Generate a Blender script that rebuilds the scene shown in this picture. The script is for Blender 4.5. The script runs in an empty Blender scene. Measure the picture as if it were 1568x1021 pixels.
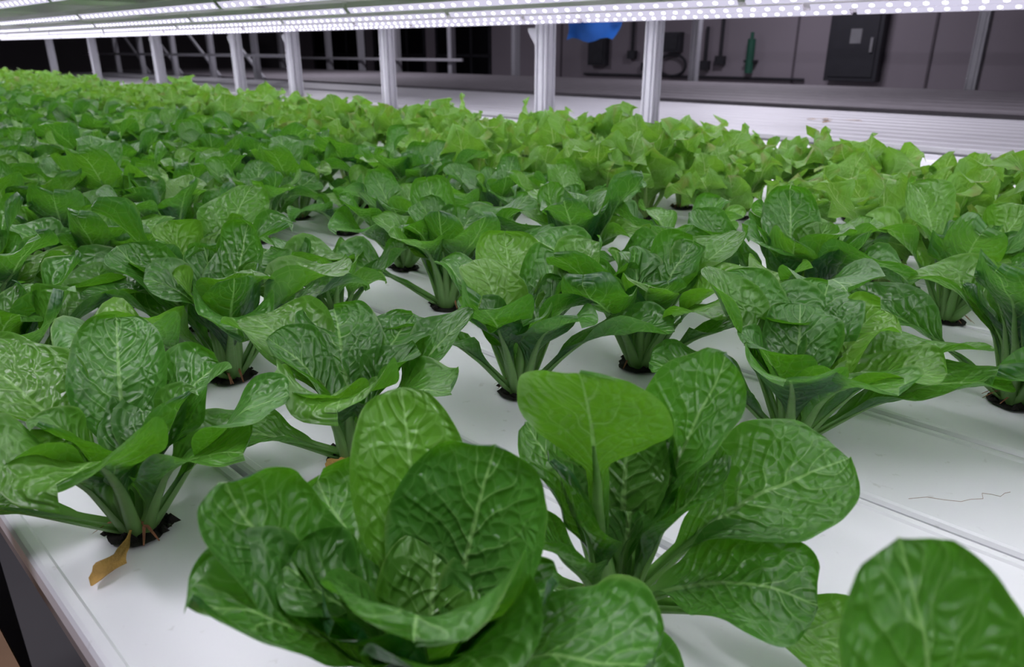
import bpy, math, random
import numpy as np
from mathutils import Vector, noise
H=0.42
PHI=math.radians(46)
CX,CY=-math.sin(PHI),math.cos(PHI)      # along the channels
NX,NY=math.cos(PHI),math.sin(PHI)       # across the channels
def P(s,n,z=0): return ((n*NX+s*CX)*H,(n*NY+s*CY)*H,z*H)
ZF=-2.0   # floor (in H)
ZC=6.5
scene=bpy.context.scene
scene.view_settings.view_transform='Standard'
scene.view_settings.look='None'
scene.view_settings.exposure=0
# ---------------------------------------------------------------- node helper
class NT:
    def __init__(s,name):
        s.m=bpy.data.materials.new(name); s.m.use_nodes=True
        s.t=s.m.node_tree; s.t.nodes.clear(); s.out=s.t.nodes.new('ShaderNodeOutputMaterial')
    def n(s,typ,**kw):
        nd=s.t.nodes.new(typ)
        for k,v in kw.items(): setattr(nd,k,v)
        return nd
    def set(s,sock,v):
        if isinstance(v,bpy.types.NodeSocket): s.t.links.new(v,sock)
        else:
            if hasattr(sock,'default_value'):
                if isinstance(v,(tuple,list)) and len(v)==3 and sock.type=='RGBA': v=(*v,1)
                sock.default_value=v
    def math(s,op,a,b=0.0,c=None,clamp=False):
        nd=s.n('ShaderNodeMath',operation=op); nd.use_clamp=clamp
        s.set(nd.inputs[0],a); s.set(nd.inputs[1],b)
        if c is not None: s.set(nd.inputs[2],c)
        return nd.outputs[0]
    def ss(s,x,a,b):
        nd=s.n('ShaderNodeMapRange',interpolation_type='SMOOTHSTEP')
        s.set(nd.inputs['Value'],x); s.set(nd.inputs['From Min'],a); s.set(nd.inputs['From Max'],b)
        return nd.outputs['Result']
    def mix(s,f,a,b,bt='MIX'):
        nd=s.n('ShaderNodeMix',data_type='RGBA',blend_type=bt)
        s.set(nd.inputs[0],f); s.set(nd.inputs[6],a); s.set(nd.inputs[7],b)
        return nd.outputs[2]
    def noise(s,vec,scale,detail=3,dim='3D'):
        nd=s.n('ShaderNodeTexNoise'); nd.noise_dimensions=dim; nd.inputs['Scale'].default_value=scale; nd.inputs['Detail'].default_value=detail
        if vec is not None: s.t.links.new(vec,nd.inputs['Vector'])
        return nd.outputs['Fac']
    def bsdf(s,**kw):
        nd=s.n('ShaderNodeBsdfPrincipled')
        for k,v in kw.items(): s.set(nd.inputs[k.replace('_',' ')],v)
        return nd
    def done(s,sock): s.t.links.new(sock,s.out.inputs[0]); return s.m

def simple(name,col,rough=.5,metal=0,nscale=None,namp=.15,bump=0):
    t=NT(name); geo=t.n('ShaderNodeNewGeometry').outputs['Position']
    nz=t.noise(geo,nscale or 8,2)
    c=t.mix(nz,tuple(x*(1-namp) for x in col),tuple(min(1,x*(1+namp)) for x in col))
    b=t.bsdf(Base_Color=c,Roughness=rough,Metallic=metal)
    if bump:
        bn=t.n('ShaderNodeBump'); bn.inputs['Strength'].default_value=bump; bn.inputs['Distance'].default_value=.002
        t.set(bn.inputs['Height'],t.noise(geo,(nscale or 8)*6,2)); t.set(b.inputs['Normal'],bn.outputs[0])
    return t.done(b.outputs[0])

def leaf_mat(name,ad,ab,vein,trans,tmix,kind):
    t=NT(name)
    uv=t.n('ShaderNodeUVMap',uv_map='uv').outputs[0]
    met=t.n('ShaderNodeUVMap',uv_map='met').outputs[0]
    col=t.n('ShaderNodeAttribute',attribute_name='tint')
    sep=t.n('ShaderNodeSeparateXYZ'); t.set(sep.inputs[0],uv)
    sc=t.n('ShaderNodeSeparateColor'); t.set(sc.inputs[0],col.outputs['Color'])
    rnd,age,sd=sc.outputs
    sm=t.n('ShaderNodeSeparateXYZ'); t.set(sm.inputs[0],met)
    u=t.math('SUBTRACT',t.math('MULTIPLY',sep.outputs[0],2.0),1.0); au=t.math('ABSOLUTE',u); tt=sep.outputs[1]
    comb=t.n('ShaderNodeCombineXYZ'); t.set(comb.inputs[0],t.math('ADD',sm.outputs[0],t.math('MULTIPLY',rnd,3.0))); t.set(comb.inputs[1],t.math('ADD',sm.outputs[1],t.math('MULTIPLY',sd,3.0)))
    nv=comb.outputs[0]
    n1=t.noise(nv,30,1,'2D')
    sign=t.math('MULTIPLY',t.math('SIGN',u),.2)
    ph=t.math('MULTIPLY',tt,10.0 if kind=='romaine' else 8.0)
    ph=t.math('SUBTRACT',ph,t.math('MULTIPLY',au,2.6 if kind=='romaine' else 1.8))
    ph=t.math('ADD',ph,t.math('MULTIPLY',n1,1.4)); ph=t.math('ADD',ph,sign)
    d=t.math('MULTIPLY',t.math('ABSOLUTE',t.math('SUBTRACT',t.math('FRACT',ph),.5)),2.0)
    wv=t.math('ADD',.04,t.math('MULTIPLY',t.math('SUBTRACT',1.0,au),.07))
    lat=t.math('SUBTRACT',1.0,t.ss(d,0.0,t.math('MULTIPLY',wv,1.6)))
    lat=t.math('MULTIPLY',lat,t.ss(tt,.3,.42)); lat=t.math('MULTIPLY',lat,t.math('SUBTRACT',1.05,au))
    vo=t.n('ShaderNodeTexVoronoi',feature='DISTANCE_TO_EDGE'); vo.voronoi_dimensions='2D'; vo.inputs['Scale'].default_value=88 if kind=='romaine' else 70
    vc=t.n('ShaderNodeCombineXYZ'); t.set(vc.inputs[0],t.math('ADD',sm.outputs[0],t.math('MULTIPLY',n1,.02))); t.set(vc.inputs[1],t.math('SUBTRACT',sm.outputs[1],t.math('MULTIPLY',n1,.02)))
    t.set(vo.inputs['Vector'],vc.outputs[0])
    net=t.math('SUBTRACT',1.0,t.ss(vo.outputs['Distance'],0.0,.08))
    alat=t.math('ABSOLUTE',sm.outputs[0])
    mw=t.math('ADD',.0009,t.math('MULTIPLY',t.math('SUBTRACT',1.0,tt),.0046))
    mid=t.math('SUBTRACT',1.0,t.ss(alat,t.math('MULTIPLY',mw,.35),mw))
    pet=t.math('SUBTRACT',1.0,t.ss(tt,.10,.38))
    mask=t.math('MAXIMUM',mid,t.math('MAXIMUM',t.math('MULTIPLY',lat,.8),t.math('MULTIPLY',pet,.8)),clamp=True)
    mask=t.math('MAXIMUM',mask,t.math('MULTIPLY',net,.22),clamp=True)
    back=t.n('ShaderNodeNewGeometry').outputs['Backfacing']
    n2=t.noise(nv,14,2,'2D')
    adc=t.mix(n2,tuple(x*.55 for x in ad),tuple(x*1.5 for x in ad))
    abc=t.mix(n2,tuple(x*.75 for x in ab),tuple(x*1.28 for x in ab))
    young=(ab[0]*3.0,ab[1]*1.9,ab[2]*1.4) if kind=='romaine' else (ab[0]*1.3,ab[1]*1.25,ab[2]*1.3)
    adc=t.mix(t.math('MULTIPLY',age,.75),adc,tuple((a*.4+b*.9) for a,b in zip(ad,ab)))
    abc=t.mix(t.math('MULTIPLY',age,.85),abc,young)
    base=t.mix(back,adc,abc)
    base=t.mix(t.math('MULTIPLY',mask,.7),base,vein)
    tcol=trans
    if kind=='romaine': tcol=t.mix(t.math('MULTIPLY',age,.7),trans,(trans[0]*2.0,min(.75,trans[1]*1.5),trans[2]*2))
    tcol=t.mix(t.math('MULTIPLY',mask,.7),tcol,tuple(min(.9,x*1.35) for x in vein))
    if kind!='romaine':
        br=t.math('MULTIPLY',t.ss(t.math('ADD',t.math('MULTIPLY',tt,.55),t.math('ADD',t.math('MULTIPLY',n1,.6),t.math('MULTIPLY',age,.12))),.88,1.03),.6)
        base=t.mix(br,base,(.22,.13,.06)); 
    else:
        br=t.math('MULTIPLY',t.ss(t.math('ADD',au,t.math('MULTIPLY',n2,.3)),1.12,1.2),.45)
        base=t.mix(br,base,(.18,.28,.07))
    hgt=t.math('ADD',t.math('MULTIPLY',t.ss(vo.outputs['Distance'],0.0,.40),1.0),t.math('MULTIPLY',t.ss(d,0.0,.6),1.3))
    hgt=t.math('ADD',hgt,t.math('MULTIPLY',t.noise(nv,45,1,'2D'),2.0))
    hgt=t.math('MULTIPLY',hgt,t.math('MULTIPLY',t.ss(tt,.22,.45),t.math('SUBTRACT',1.0,t.ss(au,.82,1.0))))
    bp=t.n('ShaderNodeBump'); bp.inputs['Strength'].default_value=.7; bp.inputs['Distance'].default_value=.0014
    t.set(bp.inputs['Height'],hgt)
    rough=t.math('ADD',.25,t.math('MULTIPLY',n2,.2)) if kind=='romaine' else .48
    b=t.bsdf(Base_Color=base,Roughness=rough,Normal=bp.outputs[0])
    b.inputs['Specular IOR Level'].default_value=.6 if kind=='romaine' else .35
    tr=t.n('ShaderNodeBsdfTranslucent'); t.set(tr.inputs[0],tcol)
    mx=t.n('ShaderNodeMixShader'); mx.inputs[0].default_value=tmix
    t.t.links.new(b.outputs[0],mx.inputs[1]); t.t.links.new(tr.outputs[0],mx.inputs[2])
    return t.done(mx.outputs[0])

M_ROM=leaf_mat('romaine_leaf',(.009,.055,.022),(.042,.150,.018),(.26,.47,.14),(.12,.42,.012),.29,'romaine')
M_LET=leaf_mat('green_lettuce_leaf',(.095,.235,.034),(.13,.285,.045),(.36,.52,.18),(.23,.50,.035),.33,'lettuce')
M_SOIL=simple('soil',(.012,.009,.007),.95,0,200,.6,1)
M_ROOT=simple('dry_stem',(.25,.10,.05),.8,0,90,.5,.5)
M_DEAD=simple('dead_leaf',(.45,.26,.07),.7,0,60,.5,.5)
# ---------------------------------------------------------------- mesh builder
class MB:
    def __init__(s): s.v=[];s.f=[];s.mi=[];s.uv=[];s.met=[];s.tint=[]
    def add(s,verts,faces,mi=0,uv=None,met=None,tint=(0,0,0,1)):
        o=len(s.v); s.v+= [tuple(x) for x in verts]; s.f+=[tuple(i+o for i in f) for f in faces]; s.mi+=[mi]*len(faces)
        k=len(verts)
        s.uv+= uv if uv is not None else [(0,0)]*k
        s.met+= met if met is not None else [(0,0)]*k
        s.tint+=[tint]*k
    def box(s,s0,s1,n0,n1,z0,z1,mi=0):
        vs=[P(a,b,c) for a in (s0,s1) for b in (n0,n1) for c in (z0,z1)]
        fs=[(0,1,3,2),(4,6,7,5),(0,4,5,1),(2,3,7,6),(0,2,6,4),(1,5,7,3)]
        s.add(vs,fs,mi)
    def obj(s,name,mats,smooth=False,leaf=False,bevel=0):
        me=bpy.data.meshes.new(name); me.from_pydata(s.v,[],s.f)
        for m in mats: me.materials.append(m)
        me.polygons.foreach_set('material_index',s.mi)
        if smooth: me.polygons.foreach_set('use_smooth',[True]*len(s.f))
        if leaf:
            li=np.zeros(len(me.loops),dtype=np.int32); me.loops.foreach_get('vertex_index',li)
            for nm,dat in (('uv',s.uv),('met',s.met)):
                l=me.uv_layers.new(name=nm); l.data.foreach_set('uv',np.array(dat,dtype=np.float32)[li].ravel())
            a=me.color_attributes.new('tint','FLOAT_COLOR','POINT'); a.data.foreach_set('color',np.array(s.tint,dtype=np.float32).ravel())
        me.update()
        ob=bpy.data.objects.new(name,me); scene.collection.objects.link(ob)
        if bevel:
            b=ob.modifiers.new('bevel','BEVEL'); b.width=bevel; b.segments=2; b.limit_method='ANGLE'
        return ob
def sst(a,b,x):
    x=np.clip((x-a)/(b-a),0,1); return x*x*(3-2*x)

def add_leaf(mb,rg,az,L,W,th0,th1,cup=.6,wave=.12,age=0,kind='romaine',nu=15,nt=26,roll=0,r0=.01,bendstart=.2,tipcurl=0,wp=.0085,base=(0,0,0),t0=.2,pk=None,pucker=1.0,sway=None):
    """az deg world azimuth; L,W(half width) metres; th elevation angles"""
    tau=np.linspace(0,1,nt); t=1-(1-tau)**1.35
    x=np.clip((t-t0)/(1-t0),0,1)
    if kind=='romaine':
        pk=pk or .6
        sh=np.where(x<pk,sst(-.05,pk+.02,x)**.85,np.sqrt(np.clip(1-((x-pk)/(1-pk))**2,0,1))**.9)
    else:
        pk=pk or .58
        sh=np.where(x<pk,sst(0,pk+.02,x)**.7,np.clip(1-((x-pk)/(1-pk))**1.6,0,1)**.8)
    sh=sh*np.clip(x*20,0,1)
    w=wp*(1-.35*t)*np.where(t<.99,1,0)+ (W-wp)*sh
    w[-1]=.0006
    th=np.radians(th0+(th1-th0)*sst(bendstart,1.0,t)+tipcurl*np.clip((t-.7)/.3,0,1)**2)
    ds=np.diff(t,prepend=0)*L
    r=r0+np.cumsum(np.cos(th)*ds); z=np.cumsum(np.sin(th)*ds)+.003
    a=math.radians(az); er=np.array([math.cos(a),math.sin(a),0]); el=np.array([-math.sin(a),math.cos(a),0]); ez=np.array([0,0,1.])
    us=np.linspace(-1,1,nu)
    ph1,ph2=rg.uniform(0,6.28),rg.uniform(0,6.28); f1=rg.uniform(1.6,2.6) if kind=='romaine' else rg.uniform(2.2,3.6)
    off=rg.uniform(0,50)
    verts=[];uv=[];met=[]
    sw=rg.uniform(-.1,.1)*L
    if sway is not None: sw=sway*L
    for i in range(nt):
        T=er*math.cos(th[i])+ez*math.sin(th[i]); Nn=-er*math.sin(th[i])+ez*math.cos(th[i])
        rl=math.radians(roll)*t[i]
        B=el*math.cos(rl)+Nn*math.sin(rl); N2=Nn*math.cos(rl)-el*math.sin(rl)
        c=er*r[i]+ez*z[i]+el*(sw*t[i]**2)
        cu=1.0*(1-float(sst(.2,.6,np.array(t[i]))))+cup*(1-.5*float(sst(.75,1,np.array(t[i]))))
        k=cu/max(w[i],1e-4)
        bl=float(sst(.25,.5,np.array(t[i])))
        for j in range(nu):
            u=us[j]; d=u*w[i]
            lx=math.sin(d*k)/k; ly=(1-math.cos(d*k))/k
            ph=ph1 if u>0 else ph2
            wv=wave*W*bl*(abs(u)**2.2)*math.sin(t[i]*f1*6.283+ph)
            p=c+B*lx+N2*(ly+wv)
            if bl>0:
                q=Vector((d*28+off,t[i]*L*28,off*2)); nz=noise.noise(q)
                q2=Vector((d*70+off,t[i]*L*70,off)); nz2=noise.noise(q2)
                amp=.0048 if kind=='romaine' else .007
                p=p+N2*(nz*amp+nz2*amp*.36*pucker*min(1,abs(u)*4))*bl
                p=p+T*(noise.noise(q*1.3+Vector((9,9,9)))*.004*abs(u)*bl)
            p=p+np.array(base)*min(1,t[i]*4)
            if p[2]<.003: p[2]=.003
            verts.append(p); uv.append((u*.5+.5,t[i])); met.append((d,t[i]*L))
    faces=[(i*nu+j,i*nu+j+1,(i+1)*nu+j+1,(i+1)*nu+j) for i in range(nt-1) for j in range(nu-1)]
    tint=(rg.random(),age,rg.random(),1)
    mb.add(verts,faces,0,uv,met,tint)
    rv=[];ruv=[];rm=[]; ns=7; rows=[i for i in range(nt) if t[i]<.68]
    mid=nu//2
    for i in rows:
        Nn=-er*math.sin(th[i])+ez*math.cos(th[i])
        rl=math.radians(roll)*t[i]
        B=el*math.cos(rl)+Nn*math.sin(rl); N2=Nn*math.cos(rl)-el*math.sin(rl)
        c=np.array(verts[i*nu+mid])
        rad=(wp*.85)*max(0,1-t[i]/.70)**.8+.0003
        for q in range(ns):
            an=math.pi*q/(ns-1)
            v=c+B*math.cos(an)*rad-N2*(math.sin(an)*rad*.8-.0002)
            if v[2]<.002: v[2]=.002
            rv.append(v); ruv.append((.5,min(t[i],.33))); rm.append((0,t[i]*L))
    rf=[(i*ns+q,(i+1)*ns+q,(i+1)*ns+q+1,i*ns+q+1) for i in range(len(rows)-1) for q in range(ns-1)]
    mb.add(rv,rf,0,ruv,rm,tint)

def add_soil(mb,rg,R=.028):
    vs=[(0,0,.0012)]+[(R*math.cos(a)*rg.uniform(.93,1.07),R*math.sin(a)*rg.uniform(.93,1.07),.0012) for a in np.linspace(0,6.283,25)[:-1]]
    mb.add(vs,[(0,i+1,(i+1)%24+1) for i in range(24)],1)
    for k in range(34):
        a=rg.uniform(0,6.28); rr=rg.uniform(0,R*1.08); s=rg.uniform(.003,.008)
        c=np.array([rr*math.cos(a),rr*math.sin(a),.0025])
        pts=[c+np.array(d)*s*rg.uniform(.7,1.2) for d in ((1,0,0),(0,1,0),(-1,0,0),(0,-1,0),(0,0,.9),(0,0,-.2))]
        mb.add(pts,[(0,1,4),(1,2,4),(2,3,4),(3,0,4),(1,0,5),(2,1,5),(3,2,5),(0,3,5)],1)
    for k in range(5):
        a=rg.uniform(0,6.28); b=a+rg.uniform(-1.4,1.4); l=rg.uniform(.018,.032)
        p0=np.array([.010*math.cos(a),.010*math.sin(a),.016]); p1=p0+np.array([l*math.cos(b),l*math.sin(b),-.012])
        wd=np.array([-math.sin(b),math.cos(b),0])*.0016
        m=(p0+p1)/2+np.array([0,0,.004])
        mb.add([p0-wd,p0+wd,m-wd,m+wd,p1-wd*.4,p1+wd*.4],[(0,1,3,2),(2,3,5,4)],2)

def add_dead(mb,rg,az,r,L=.05,mi=3):
    a=math.radians(az); e=np.array([math.cos(a),math.sin(a),0]); l=np.array([-math.sin(a),math.cos(a),0]); vs=[]
    for i in range(13):
        t=i/12; w=.0100*max(0,math.sin(math.pi*t**2.2))**1.2*(1+.25*math.sin(t*21))+.0011
        for j in range(7):
            u=(j-3)/3; vs.append(e*(r+L*t)+l*(u*w+.005*math.sin(t*4))+np.array([0,0,.003+.010*(1-t)+.5*w*abs(u)*(.5+.5*math.sin(t*9+j*2))]))
    mb.add(vs,[(i*7+j,i*7+j+1,(i+1)*7+j+1,(i+1)*7+j) for i in range(12) for j in range(6)],mi)

MATS_R=[M_ROM,M_SOIL,M_ROOT,M_DEAD]
def romaine_mesh(seed,leaves=None,n=13,scale=1.0,hi=False,dead=None):
    rg=random.Random(seed); mb=MB()
    if leaves is None:
        leaves=[]; a0=rg.uniform(0,360)
        for i in range(n):
            f=i/(n-1)
            az=a0+i*137.5+rg.uniform(-14,14)
            L=(.56-.21*f)*rg.uniform(.88,1.1)*scale
            W=(.126-.024*f)*rg.uniform(.85,1.15)*scale
            if i<3: th0=rg.uniform(34,54); th1=rg.uniform(-5,28)
            elif i<9: th0=rg.uniform(58,74); th1=rg.uniform(0,58)
            else: th0=rg.uniform(74,88); th1=rg.uniform(20,65)
            leaves.append(dict(az=az,L=L,W=W,th0=th0,th1=th1,cup=rg.uniform(.5,1.2),age=max(0,rg.uniform(-.7,.9)),wave=rg.uniform(.12,.35),roll=rg.uniform(-30,30),tipcurl=rg.uniform(-45,30),t0=rg.uniform(.22,.40)))
    for l in leaves:
        l=dict(l); l['L']*=H; l['W']*=H
        add_leaf(mb,rg,nu=21 if hi else 13,nt=44 if hi else 22,**l)
    add_soil(mb,rg)
    if dead:
        for d in dead: add_dead(mb,rg,*d)
    return mb
def lv(az,L,W,th0,th1,cup=.6,age=0,roll=0,tipcurl=0,wave=.14,**k): return dict(az=az,L=L,W=W,th0=th0,th1=th1,cup=cup,age=age,roll=roll,tipcurl=tipcurl,wave=wave,**k)

# hero plants --------------------------------------------------------------
A=[lv(165,.56,.14,62,22,.9,.4,t0=.26),lv(-78,.46,.17,74,4,.9,.4,wave=.22,t0=.28),lv(58,.42,.14,72,12,.8,wave=.25),lv(2,.48,.115,54,34,.5,.0,tipcurl=-20,t0=.4),
   lv(200,.50,.09,26,-6,.6,.2),lv(118,.48,.12,68,42,.8),lv(-25,.40,.12,62,10,.7,.2),lv(-130,.44,.14,68,20,.9,.5),lv(90,.34,.11,80,20,.8),lv(10,.34,.11,80,50,.9,.2),lv(230,.36,.11,82,50,.9,.3)]
Bp=[lv(140,.50,.15,64,8,.8,.5,t0=.28),lv(-75,.42,.155,76,4,.8,.5,wave=.25,t0=.28),lv(-30,.42,.135,62,12,.7,.2),lv(20,.48,.12,55,34,.6,t0=.38),lv(60,.42,.12,68,20,.6),
    lv(100,.44,.13,72,15,.7),lv(190,.42,.11,25,-5,.6,.2),lv(-110,.38,.13,72,25,.9,.7),lv(10,.34,.11,80,30,.8),lv(170,.38,.11,80,30,.9),lv(-40,.34,.09,20,-8,.5,.2)]
Cp=[lv(-108,.56,.140,84,58,.25,1,tipcurl=-5,wave=.05,wp=.010,t0=.56,pk=.42,bendstart=.35,pucker=.8,base=(-.010,.012,0),sway=-.04),
    lv(24,.52,.12,74,60,.5,0,tipcurl=18,wave=.08,t0=.42,pk=.5),
    lv(2,.50,.135,50,22,.5,.05,roll=30,wave=.10,t0=.3),
    lv(-30,.38,.13,42,8,.5,0,roll=20),
    lv(150,.38,.10,70,50,.6,.1),
    lv(95,.38,.11,76,60,.7,0),
    lv(-28,.54,.10,20,-12,.5,.5,bendstart=.1),
    lv(-108,.46,.15,26,-10,.5,0),
    lv(70,.38,.10,80,70,.8,.2),lv(-10,.36,.11,72,50,.8,.0),lv(190,.36,.10,78,60,.9,.1),lv(175,.40,.08,20,-8,.5,.2),lv(215,.34,.10,60,30,.8,0),lv(50,.34,.1,82,40,.8,.0,wave=.3)]
D=[lv(60,.46,.150,74,76,.65,0,wave=.08),
   lv(96,.52,.105,68,66,.5,.5,wave=.08,sway=.05),
   lv(172,.50,.115,60,60,.8,.0,roll=-20,tipcurl=15,t0=.32),
   lv(140,.42,.14,64,30,.6,.1,wave=.25),
   lv(-95,.46,.16,84,42,.9,.1,tipcurl=-45),
   lv(-35,.46,.14,62,14,.7,.0),
   lv(50,.38,.13,78,40,.8,.1,wave=.25),
   lv(185,.36,.12,76,40,.9,.05,wave=.2),
   lv(-62,.42,.14,76,30,.9,.1,tipcurl=-25),
   lv(-150,.46,.14,68,28,.8,.0),
   lv(0,.36,.12,78,35,.9,0,wave=.25),lv(-130,.32,.11,84,40,.9,.3,wave=.2),lv(90,.30,.1,86,50,.9,.3)]
E=[lv(108,.59,.13,80,72,.45,.0,wave=.05,tipcurl=-10,t0=.4,pk=.45),lv(20,.46,.13,40,10,.5,.0),lv(-60,.40,.14,55,20,.6),lv(0,.45,.14,60,30,.6),lv(-20,.4,.12,76,50,.7),lv(70,.40,.12,40,5,.6)]
F=[lv(15,.56,.13,42,6,.6,.4,roll=-15,t0=.28),lv(-12,.54,.12,38,2,.55,.2),lv(-75,.42,.15,68,10,.8,.3),lv(150,.52,.13,66,55,.9,.3,t0=.3),lv(110,.50,.13,70,30,.7),lv(60,.48,.13,66,25,.6),
   lv(-120,.44,.14,64,20,.8,.1),lv(30,.46,.13,68,15,.7,1,wave=.3),lv(-30,.42,.14,60,15,.8,.6),lv(80,.38,.12,80,40,.8),lv(200,.38,.12,78,40,.9),lv(170,.44,.12,44,10,.7)]
def place(mesh,name,x,y,rz=0,sc=1.0,z=0.0):
    ob=bpy.data.objects.new(name,mesh); scene.collection.objects.link(ob)
    ob.location=(x,y,z); ob.rotation_euler=(0,0,rz); ob.scale=(sc,)*3; return ob
used=[]
def hero_at(lst,seed,px,py,**k):
    mb=romaine_mesh(seed,lst,hi=True,**k); ob=mb.obj('romaine_lettuce',MATS_R,smooth=True,leaf=True); ob.location=(px*H,py*H,.0005); used.append((px,py))
hero_at(A,1,-.83,1.384,dead=[(-88,.012,.07),(150,.01,.03)])
hero_at(Bp,2,-.418,1.695,dead=[(-120,.006,.03)])
hero_at(Cp,3,.197,1.146)
hero_at(D,4,-.13,.865)
hero_at(E,5,.44,.42)
hero_at(F,6,.76,1.78)
var=[]
for k in range(10):
    mb=romaine_mesh(100+k,n=15 if k<8 else 10,scale=1.0 if k<8 else .85,hi=False)
    ob=mb.obj('romaine_lettuce',MATS_R,smooth=True,leaf=True); me=ob.data; bpy.data.objects.remove(ob); var.append(me)
rg=random.Random(77)
fixed=[(.023,2.095,0,0,1.0),(-.696,2.753,8,1,.95),(-.525,3.50,1,2,1.05),(-1.17,2.68,2,3,1.08),(-1.62,2.87,3,4,1.0),(-1.51,1.96,4,5,1.0),
       (.43,2.30,5,0,1.05),(1.52,2.02,6,2,1.05),(1.05,2.68,1,1,1.15),(.29,3.20,3,5,1.15),(1.72,2.75,7,3,1.05)]
for x,y,k,r,sc in fixed:
    place(var[k],'romaine_lettuce',x*H,y*H,r*1.05,sc); used.append((x,y))
for i in range(6):
    n=.455+.49*i
    s=-2.6
    smax=4.9*n+3.5
    while s<smax:
        ss_=s+rg.uniform(-.05,.05); nn=n+rg.uniform(-.03,.03)
        X,Y,_=P(ss_,nn); X/=H;Y/=H
        far=s>3.5 or n>2.2
        s+=.62 if far else .80
        if math.hypot(X,Y)<.62 or (Y<.9 and abs(X)<.95 and Y>-.4): continue
        if any(math.hypot(X-a,Y-b)<(.38 if far else .44) for a,b in used) or math.hypot(X-1.3,Y-1.2)<.5: continue
        place(var[rg.randrange(10)],'romaine_lettuce',X*H,Y*H,rg.uniform(0,6.28),rg.uniform(.98,1.18))
# light green lettuce ---------------------------------------------------------
lvar=[]
for k in range(7):
    r2=random.Random(500+k); mb=MB()
    for i in range(10):
        f=i/9
        add_leaf(mb,r2,i*137.5+r2.uniform(-20,20),H*(.50-.10*f)*r2.uniform(.8,1.15),H*(.15-.03*f)*r2.uniform(.85,1.15),
                 r2.uniform(55,78)+10*f,r2.uniform(5,92),cup=r2.uniform(.0,.6),wave=r2.uniform(.3,.6),age=r2.random(),kind='lettuce',nu=11,nt=16,roll=r2.uniform(-50,50),tipcurl=r2.uniform(-40,60),wp=.007)
    add_soil(mb,r2)
    ob=mb.obj('green_leaf_lettuce',[M_LET,M_SOIL,M_ROOT,M_DEAD],smooth=True,leaf=True); me=ob.data; bpy.data.objects.remove(ob); lvar.append(me)
for i in range(5):
    n=.455+.49*(i+6)+(.08 if i==0 else 0); s=-1.5
    while s<4.9*n+2:
        X,Y,_=P(s+rg.uniform(-.07,.07),n+rg.uniform(-.05,.05))
        s+=.52
        if rg.random()<.06 or any(math.hypot(X/H-a,Y/H-b)<.42 for a,b in used): continue
        place(lvar[rg.randrange(7)],'green_leaf_lettuce',X,Y,rg.uniform(0,6.28),rg.uniform(.8,1.2))

# ---------------------------------------------------------------- channels / beds
def plastic():
    t=NT('white_channel_plastic'); g=t.n('ShaderNodeNewGeometry').outputs['Position']
    n1=t.noise(g,3,2); n2=t.noise(g,60,3)
    c=t.mix(n1,(.74,.74,.78),(.84,.84,.87)); sp=t.ss(n2,.66,.74)
    c=t.mix(t.math('MULTIPLY',sp,.25),c,(.35,.33,.30))
    b=t.bsdf(Base_Color=c,Roughness=t.math('ADD',.28,t.math('MULTIPLY',n1,.2)))
    return t.done(b.outputs[0])
M_PL=plastic()
M_AL=simple('aluminium',(.24,.24,.26),.45,.3,30,.08)
M_ALP=simple('anodised_profile',(.64,.64,.68),.42,.25,30,.06)
M_DARK=simple('dark_steel',(.06,.06,.07),.5,.5,10,.3)
M_GREY=simple('grey_tray',(.26,.24,.26),.6,0,6,.3)
def channel(name,n0,n1,s0,s1,mat,depth=.06):
    g=.008; a=n0+g; b=n1-g
    prof=[(a,-depth),(a,-.012),(a+.006,-.003),(a+.014,0.0),(a+.03,0.0),(a+.036,-.005),(b-.036,-.005),(b-.03,0),(b-.014,0),(b-.006,-.003),(b,-.012),(b,-depth)]
    mb=MB(); k=len(prof)
    vs=[P(s0,q[0],q[1]) for q in prof]+[P(s1,q[0],q[1]) for q in prof]
    fs=[(i,(i+1)%k,(i+1)%k+k,i+k) for i in range(k)]+[tuple(range(k))[::-1],tuple(range(k,2*k))]
    mb.add(vs,fs); return mb.obj(name,[mat])
S0,S1=-6,34
for i in range(17): channel('hydroponic_channel',.21+.49*i,.21+.49*(i+1),S0,S1,M_PL)
for i in range(9): channel('hydroponic_channel',9.0+.25+.49*i,9.25+.49*(i+1),S0,40,M_PL)
for i in range(8): channel('empty_hydroponic_channel',14.6+1.1*i,14.6+1.1*(i+1)-.12,S0,44,M_GREY)
def frame(name,n0,n1,z0=-.062,legs=(-5,1.2,8,16,24,33),s1=34):
    mb=MB(); d=.12
    mb.box(S0,s1,n0,n0+.1,z0-d,z0); mb.box(S0,s1,n1-.1,n1,z0-d,z0)
    for s in np.arange(S0+.5,s1,2.2): mb.box(s,s+.1,n0+.1,n1-.1,z0-.11,z0)
    for s in legs:
        for n in (n0,n1-.12): mb.box(s,s+.12,n,n+.12,ZF,z0-d)
    return mb.obj(name,[M_AL],bevel=.002)
frame('grow_bed_frame',.235,8.53,legs=(-5,3.4,8,16,24,33)); frame('grow_bed_frame',9.26,13.65); frame('grow_bed_frame',14.6,23.2,s1=44)
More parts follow.
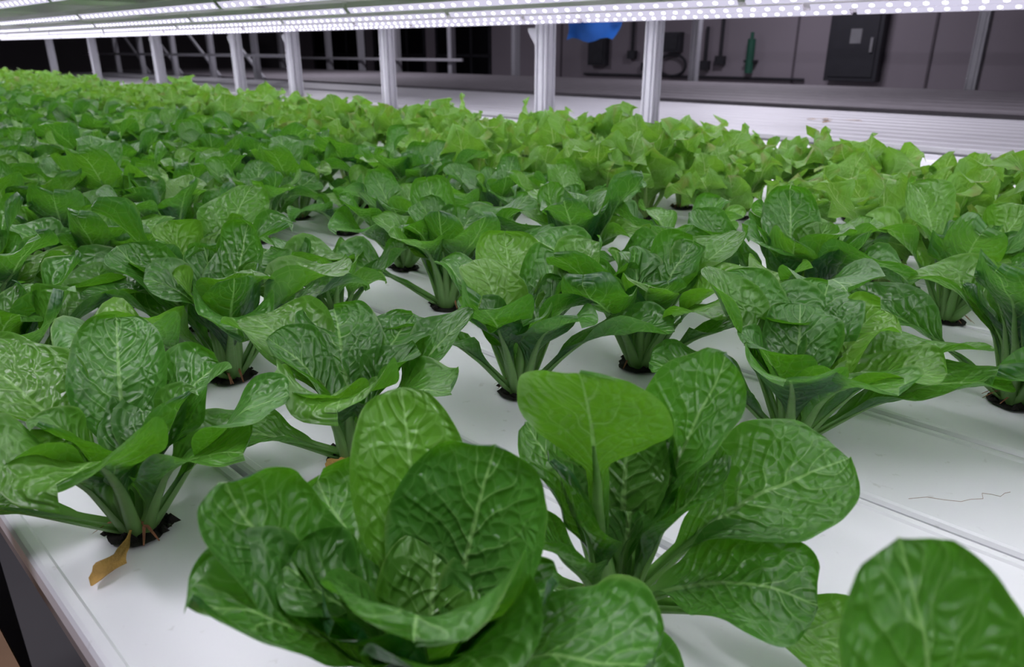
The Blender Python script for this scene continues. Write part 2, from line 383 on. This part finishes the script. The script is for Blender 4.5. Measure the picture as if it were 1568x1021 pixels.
# ---------------------------------------------------------------- T-slot posts
def post(name,s,n,z0,z1,w=.2,bracket=0):
    mb=MB(); h=w/2; g=w*.09; d=w*.16
    def side():
        return [(-h,-h),(-h*.55-g,-h),(-h*.55-g,-h+d),(-h*.55+g,-h+d),(-h*.55+g,-h),(h*.55-g,-h),(h*.55-g,-h+d),(h*.55+g,-h+d),(h*.55+g,-h)]
    prof=[]
    for q in range(4):
        c,s_=[(1,0),(0,1),(-1,0),(0,-1)][q]
        for x,y in side(): prof.append((x*c-y*s_,x*s_+y*c))
    k=len(prof)
    vs=[P(s+a,n+b,z0) for a,b in prof]+[P(s+a,n+b,z1) for a,b in prof]
    mb.add(vs,[(i,(i+1)%k,(i+1)%k+k,i+k) for i in range(k)]+[tuple(range(k))[::-1],tuple(range(k,2*k))])
    if bracket:
        zt=1.30
        for sg in ((1,) if bracket==1 else (-1,1)):
            a=s+sg*h
            tri=[(a,zt),(a+sg*.20,zt),(a+sg*.20,zt-.05),(a+sg*.04,zt-.26),(a,zt-.26)]
            v=[P(x,n-.05,z) for x,z in tri]+[P(x,n+.05,z) for x,z in tri]
            mb.add(v,[(0,1,2,3,4),(9,8,7,6,5)]+[(i,(i+1)%5,(i+1)%5+5,i+5) for i in range(5)])
    return mb.obj(name,[M_ALP])
for s,w,b in ((5.97,.18,0),(7.9,.22,1),(11.8,.2,0),(15.1,.22,1),(17.6,.2,1),(22.2,.22,1),(27.2,.2,0),(31.5,.2,0),(-4,.2,0)): post('aluminium_post',s,8.90,ZF,3.2,w=w,bracket=b)
for s in (24,26.5,30,33.5,37,40): post('aluminium_post',s,14.1,ZF,3.2,w=.2)
for s in (.6*24,.957*24,.24*24,27,31,34,37,42): post('aluminium_post',s,24,ZF,3.4,w=.26)
mb=MB(); mb.box(S0,44,13.75,13.95,2.2,2.4); mb.box(S0,44,23.6,23.8,2.6,2.8); mb.box(24,44,13.85,13.95,.75,.85); mb.box(26,44,23.7,23.8,.5,.62)
mb.obj('rack_rails',[M_ALP],bevel=.003)
def bar(mb,a,b,r=.04,mi=0):
    a=np.array(a);b=np.array(b); d=b-a; d=d/np.linalg.norm(d); x=np.cross(d,[0,0,1.]); 
    if np.linalg.norm(x)<1e-3: x=np.array([1.,0,0])
    x/=np.linalg.norm(x); y=np.cross(d,x); r*=H
    vs=[a+x*r*math.cos(q)+y*r*math.sin(q) for q in np.linspace(0,6.283,9)[:-1]]+[b+x*r*math.cos(q)+y*r*math.sin(q) for q in np.linspace(0,6.283,9)[:-1]]
    mb.add(vs,[(i,(i+1)%8,(i+1)%8+8,i+8) for i in range(8)]+[tuple(range(8))[::-1],tuple(range(8,16))],mi)
mb=MB()
for s in (26.5,30,33.5,37): bar(mb,P(s,14.35,.0),P(s+3.3,14.35,2.2),.06)
mb.obj('diagonal_braces',[M_ALP])
# ---------------------------------------------------------------- lamps
M_LH=simple('lamp_housing',(.86,.80,.88),.4,0,10,.05)
def emis(name,col,st):
    t=NT(name); e=t.n('ShaderNodeEmission'); e.inputs[0].default_value=(*col,1); e.inputs[1].default_value=st
    t.done(e.outputs[0]); t.m.cycles.emission_sampling='NONE'; return t.m
M_LED=emis('led_chip',(.93,.93,1),6); M_DIF=emis('led_diffuser',(.76,.73,.92),.9)
EB=1.30
for n in (.6,1.8,3.0,4.2,5.4,6.5,7.5):
    mb=MB(); w=.06
    for (a0,a1) in [(-3.5+3.2*q,-3.5+3.2*q+3.14) for q in range(11)]:
        prof=[(n-w,EB+.045),(n-w*.35,EB),(n+w*.35,EB),(n+w,EB+.045),(n+w,EB+.09),(n-w,EB+.09)]
        vs=[P(a0,*q) for q in prof]+[P(a1,*q) for q in prof]
        fs=[(i,(i+1)%6,(i+1)%6+6,i+6) for i in range(6)]+[tuple(range(6))[::-1],tuple(range(6,12))]
        mb.add(vs,fs,0); 
        mb.mi[-8]=1; mb.mi[-6]=1
        mb.box(a1,a1+.06,n-.03,n+.03,EB+.02,EB+.08,0)
        for s in np.arange(a0+.05,a1-.03,.13):
            for sg in (-1,1):
                c0=n+sg*w*.36; c1=n+sg*w*.99
                def q(tt,ds,off): 
                    return P(s+ds,c0+(c1-c0)*tt+sg*off*.6,EB+.045*tt-off)
                v=[q(.3+.25*math.sin(x*1.047+.5)+.2,.022*math.cos(x*1.047+.5),.003) for x in range(6)]
                mb.add(v,[tuple(range(6))],2)
    mb.obj('led_grow_light',[M_LH,M_DIF,M_LED])
    ld=bpy.data.lights.new('led_strip_light','AREA'); ld.shape='RECTANGLE'; ld.size=34*H; ld.size_y=.04*H; ld.energy=29; ld.color=(.95,.94,1)
    lo=bpy.data.objects.new('led_strip_light',ld); scene.collection.objects.link(lo); lo.location=P(13.5,n,EB-.006); lo.rotation_euler=(0,0,math.atan2(CY,CX))
mb=MB(); mb.box(-4.5,33,.1,8.75,EB+.20,EB+.26)
for s in np.arange(-4,33,2.9): mb.box(s,s+.12,.1,8.75,EB+.10,EB+.199)
mb.box(-4.5,33,8.62,8.76,EB+.09,EB+.40); mb.box(-4.5,33,.0,.099,EB+.09,EB+.40)
mb.obj('upper_grow_tier',[M_LH],bevel=.002)
# ---------------------------------------------------------------- room
M_WALL=simple('wall_paint',(.34,.30,.34),.8,0,.8,.12)
M_CEIL=simple('ceiling_paint',(.12,.11,.12),.9,0,1,.1)
M_FLOOR=simple('concrete_floor',(.16,.155,.16),.7,0,2,.25,.3)
M_BLK=simple('black_glass',(.006,.006,.008),.2,0,2,.2)
def room(name,*b,m=M_WALL):
    mb=MB(); mb.box(*b); return mb.obj(name,[m])
WN=30
room('floor',-14,52,-8,WN,ZF-.2,ZF,m=M_FLOOR); room('ceiling',-14,52,-8,WN,ZC,ZC+.2,m=M_CEIL)
room('wall_back',-14,52,WN,WN+.3,ZF,ZC); room('wall_front',-14,52,-8.3,-8,ZF,ZC); room('wall_left',52,52.3,-8,WN,ZF,ZC,m=M_CEIL); room('wall_right',-14.3,-14,-8,WN,ZF,ZC)
for a,b in ((30.5,35),(36,41),(42,48)):
    mb=MB(); mb.box(a,b,WN-.06,WN-.001,-1.2,3.2,0)
    for q in np.linspace(a,b-.12,4): mb.box(q,q+.12,WN-.14,WN-.061,-1.2,3.2,1)
    mb.box(a,b,WN-.14,WN-.061,3.1,3.3,1); mb.box(a,b,WN-.14,WN-.061,.6,.75,1); mb.box(a,b,WN-.14,WN-.061,-1.3,-1.15,1)
    mb.obj('window_1' if a<31 else ('window_2' if a<37 else 'window_3'),[M_BLK,M_DARK])
mb=MB()
for s in (2,7,8.6,13.5,20,25.5): mb.box(s,s+.08,WN-.05,WN-.001,ZF,ZC)
mb.obj('trim_1',[simple('wall_joint',(.14,.12,.14),.7)])
mb=MB(); mb.box(10.2,12.1,WN-.5,WN-.001,-.1,2.6); mb.box(10.35,11.95,WN-.54,WN-.501,.05,2.45); mb.box(10.9,11.3,WN-.56,WN-.541,1.2,1.7,1); mb.box(10.45,10.55,WN-.6,WN-.541,.9,1.4,1)
mb.obj('electrical_panel',[simple('panel_grey',(.045,.045,.055),.5,.2),simple('panel_label',(.3,.3,.32),.5)],bevel=.005)
mb=MB(); bar(mb,P(15.3,WN-.25,.1),P(15.3,WN-.25,1.4),.16); bar(mb,P(15.3,WN-.25,1.4),P(15.3,WN-.25,1.65),.07); mb.box(15.05,15.55,WN-.3,WN-.001,.5,.6,1)
mb.obj('green_cylinder_tank',[simple('green_enamel',(.03,.14,.09),.4),M_DARK])
mb=MB()
for s,z0,z1 in ((16.7,.4,2.6),(17.4,.2,1.9),(21.2,.6,2.4),(20.4,.1,1.2)):
    bar(mb,P(s,WN-.12,z0),P(s,WN-.12,z1),.07); mb.box(s-.2,s+.2,WN-.25,WN-.001,z0,z0+.35)
bar(mb,P(13,WN-.12,-.1),P(24,WN-.12,-.1),.05)
mb.obj('wall_pipes',[M_DARK])
# wall mounted control boxes and hose loop
mb=MB()
for a,b,z0,z1 in ((18.6,19.4,.9,1.7),(22.6,23.6,.3,1.5),(4.2,5.4,.3,2.4)):
    mb.box(a,b,WN-.35,WN-.001,z0,z1); mb.box(a+.1,b-.1,WN-.39,WN-.351,z0+.1,z1-.1)
prev=None
for k in range(25):
    q=math.pi*k/12; p=P(19.0+.7*math.sin(q),WN-.18,.35+.45*math.cos(q))
    if prev is not None: bar(mb,prev,p,.06)
    prev=p
mb.obj('control_boxes_with_hose',[M_DARK])
mb=MB(); vs=[];nu,nt=9,7
for i in range(nt):
    for j in range(nu):
        u=j/8-.5; t=i/6
        vs.append(P(10.75+u*1.6*(1-.2*t)+.1*t,13.7-.12*math.cos(u*7)*math.sin(3.1*t)-.05,1.75-.56*t-.05*math.cos(u*9)*t*t))
mb.add(vs,[(i*nu+j,i*nu+j+1,(i+1)*nu+j+1,(i+1)*nu+j) for i in range(nt-1) for j in range(nu-1)],0)
bar(mb,P(10.3,13.68,1.70),P(10.4,13.68,2.45),.02); bar(mb,P(11.2,13.68,1.70),P(11.1,13.68,2.45),.02)
mb.obj('blue_hanging_bag',[simple('blue_fabric',(.03,.20,.75),.6)],smooth=True)
mb=MB(); r3=random.Random(3)
for k in range(5): add_dead(mb,r3,r3.uniform(0,360),r3.uniform(0,.06),.14,0)
o=mb.obj('withered_leaf_scraps',[M_DEAD],smooth=True); o.location=P(2.8*1.6,11.5,0)
M_CB=simple('cardboard',(.20,.10,.055),.85,0,12,.3); M_CB2=simple('cardboard_light',(.33,.20,.12),.85,0,12,.3)
mb=MB(); z=ZF; q=0; r4=random.Random(9)
while z<-.50:
    hgt=r4.uniform(.05,.11); a=r4.uniform(-.06,.06)
    mb.box(1.45+a,3.3+a,-.75+a,.18+a*.5,z,z+hgt-.008,q%2); z+=hgt; q+=1
mb.obj('cardboard_stack',[M_CB,M_CB2])
mb=MB()
for k in range(6): mb.box(.2,1.38,-.7+.17*k,-.6+.17*k,-.80,-.75)
for s in (.3,1.2):
    mb.box(s,s+.08,-.7,.25,-.87,-.80)
    for n in (-.68,.15): mb.box(s,s+.08,n,n+.08,ZF,-.87)
mb.obj('slatted_stand',[M_ALP])
cu=bpy.data.curves.new('loose_root_strand','CURVE'); cu.dimensions='3D'; cu.bevel_depth=.00018; sp=cu.splines.new('POLY'); pts=[(0,0),(.02,.003),(.035,-.002),(.05,-.005),(.062,-.001),(.075,0),(.08,.010),(.088,.008),(.095,.004),(.103,.010),(.11,.012)]
sp.points.add(len(pts)-1)
for i,(a,b) in enumerate(pts): sp.points[i].co=(.95*H+a,1.56*H+b-.02,-.0018,1)
cu.materials.append(M_ROOT); ob=bpy.data.objects.new('loose_root_strand',cu); scene.collection.objects.link(ob)
# ---------------------------------------------------------------- added room fill lights, world
def fill_lamp(s,n,e):  # added fill light with an unseen housing just under the ceiling
    mb=MB(); mb.box(s-1.4,s+1.4,n-.3,n+.3,ZC-.25,ZC-.01); mb.obj('added_fill_housing',[M_LH])
    ld=bpy.data.lights.new('added_fill_light','AREA'); ld.shape='RECTANGLE'; ld.size=2.6*H; ld.size_y=.5*H; ld.energy=e; ld.color=(.92,.88,1)
    lo=bpy.data.objects.new('added_fill_light',ld); scene.collection.objects.link(lo); lo.location=P(s,n,ZC-.26); lo.rotation_euler=(0,0,math.atan2(CY,CX))
fill_lamp(12,24,60); fill_lamp(6,12.5,65); fill_lamp(28,18,70); fill_lamp(2,-3.5,55)  # first three added to lift the background, last for bed side and cardboard
w=bpy.data.worlds.new('world'); scene.world=w; w.use_nodes=True
w.node_tree.nodes['Background'].inputs[0].default_value=(.5,.45,.6,1); w.node_tree.nodes['Background'].inputs[1].default_value=.05
cam=bpy.data.cameras.new('camera'); co=bpy.data.objects.new('camera',cam); scene.collection.objects.link(co)
co.location=(0,0,H); co.rotation_euler=(math.radians(90-21),0,0); cam.sensor_width=36; cam.lens=26.0; cam.clip_start=.01
cam.dof.use_dof=True; cam.dof.focus_distance=.85; cam.dof.aperture_fstop=8
scene.camera=co
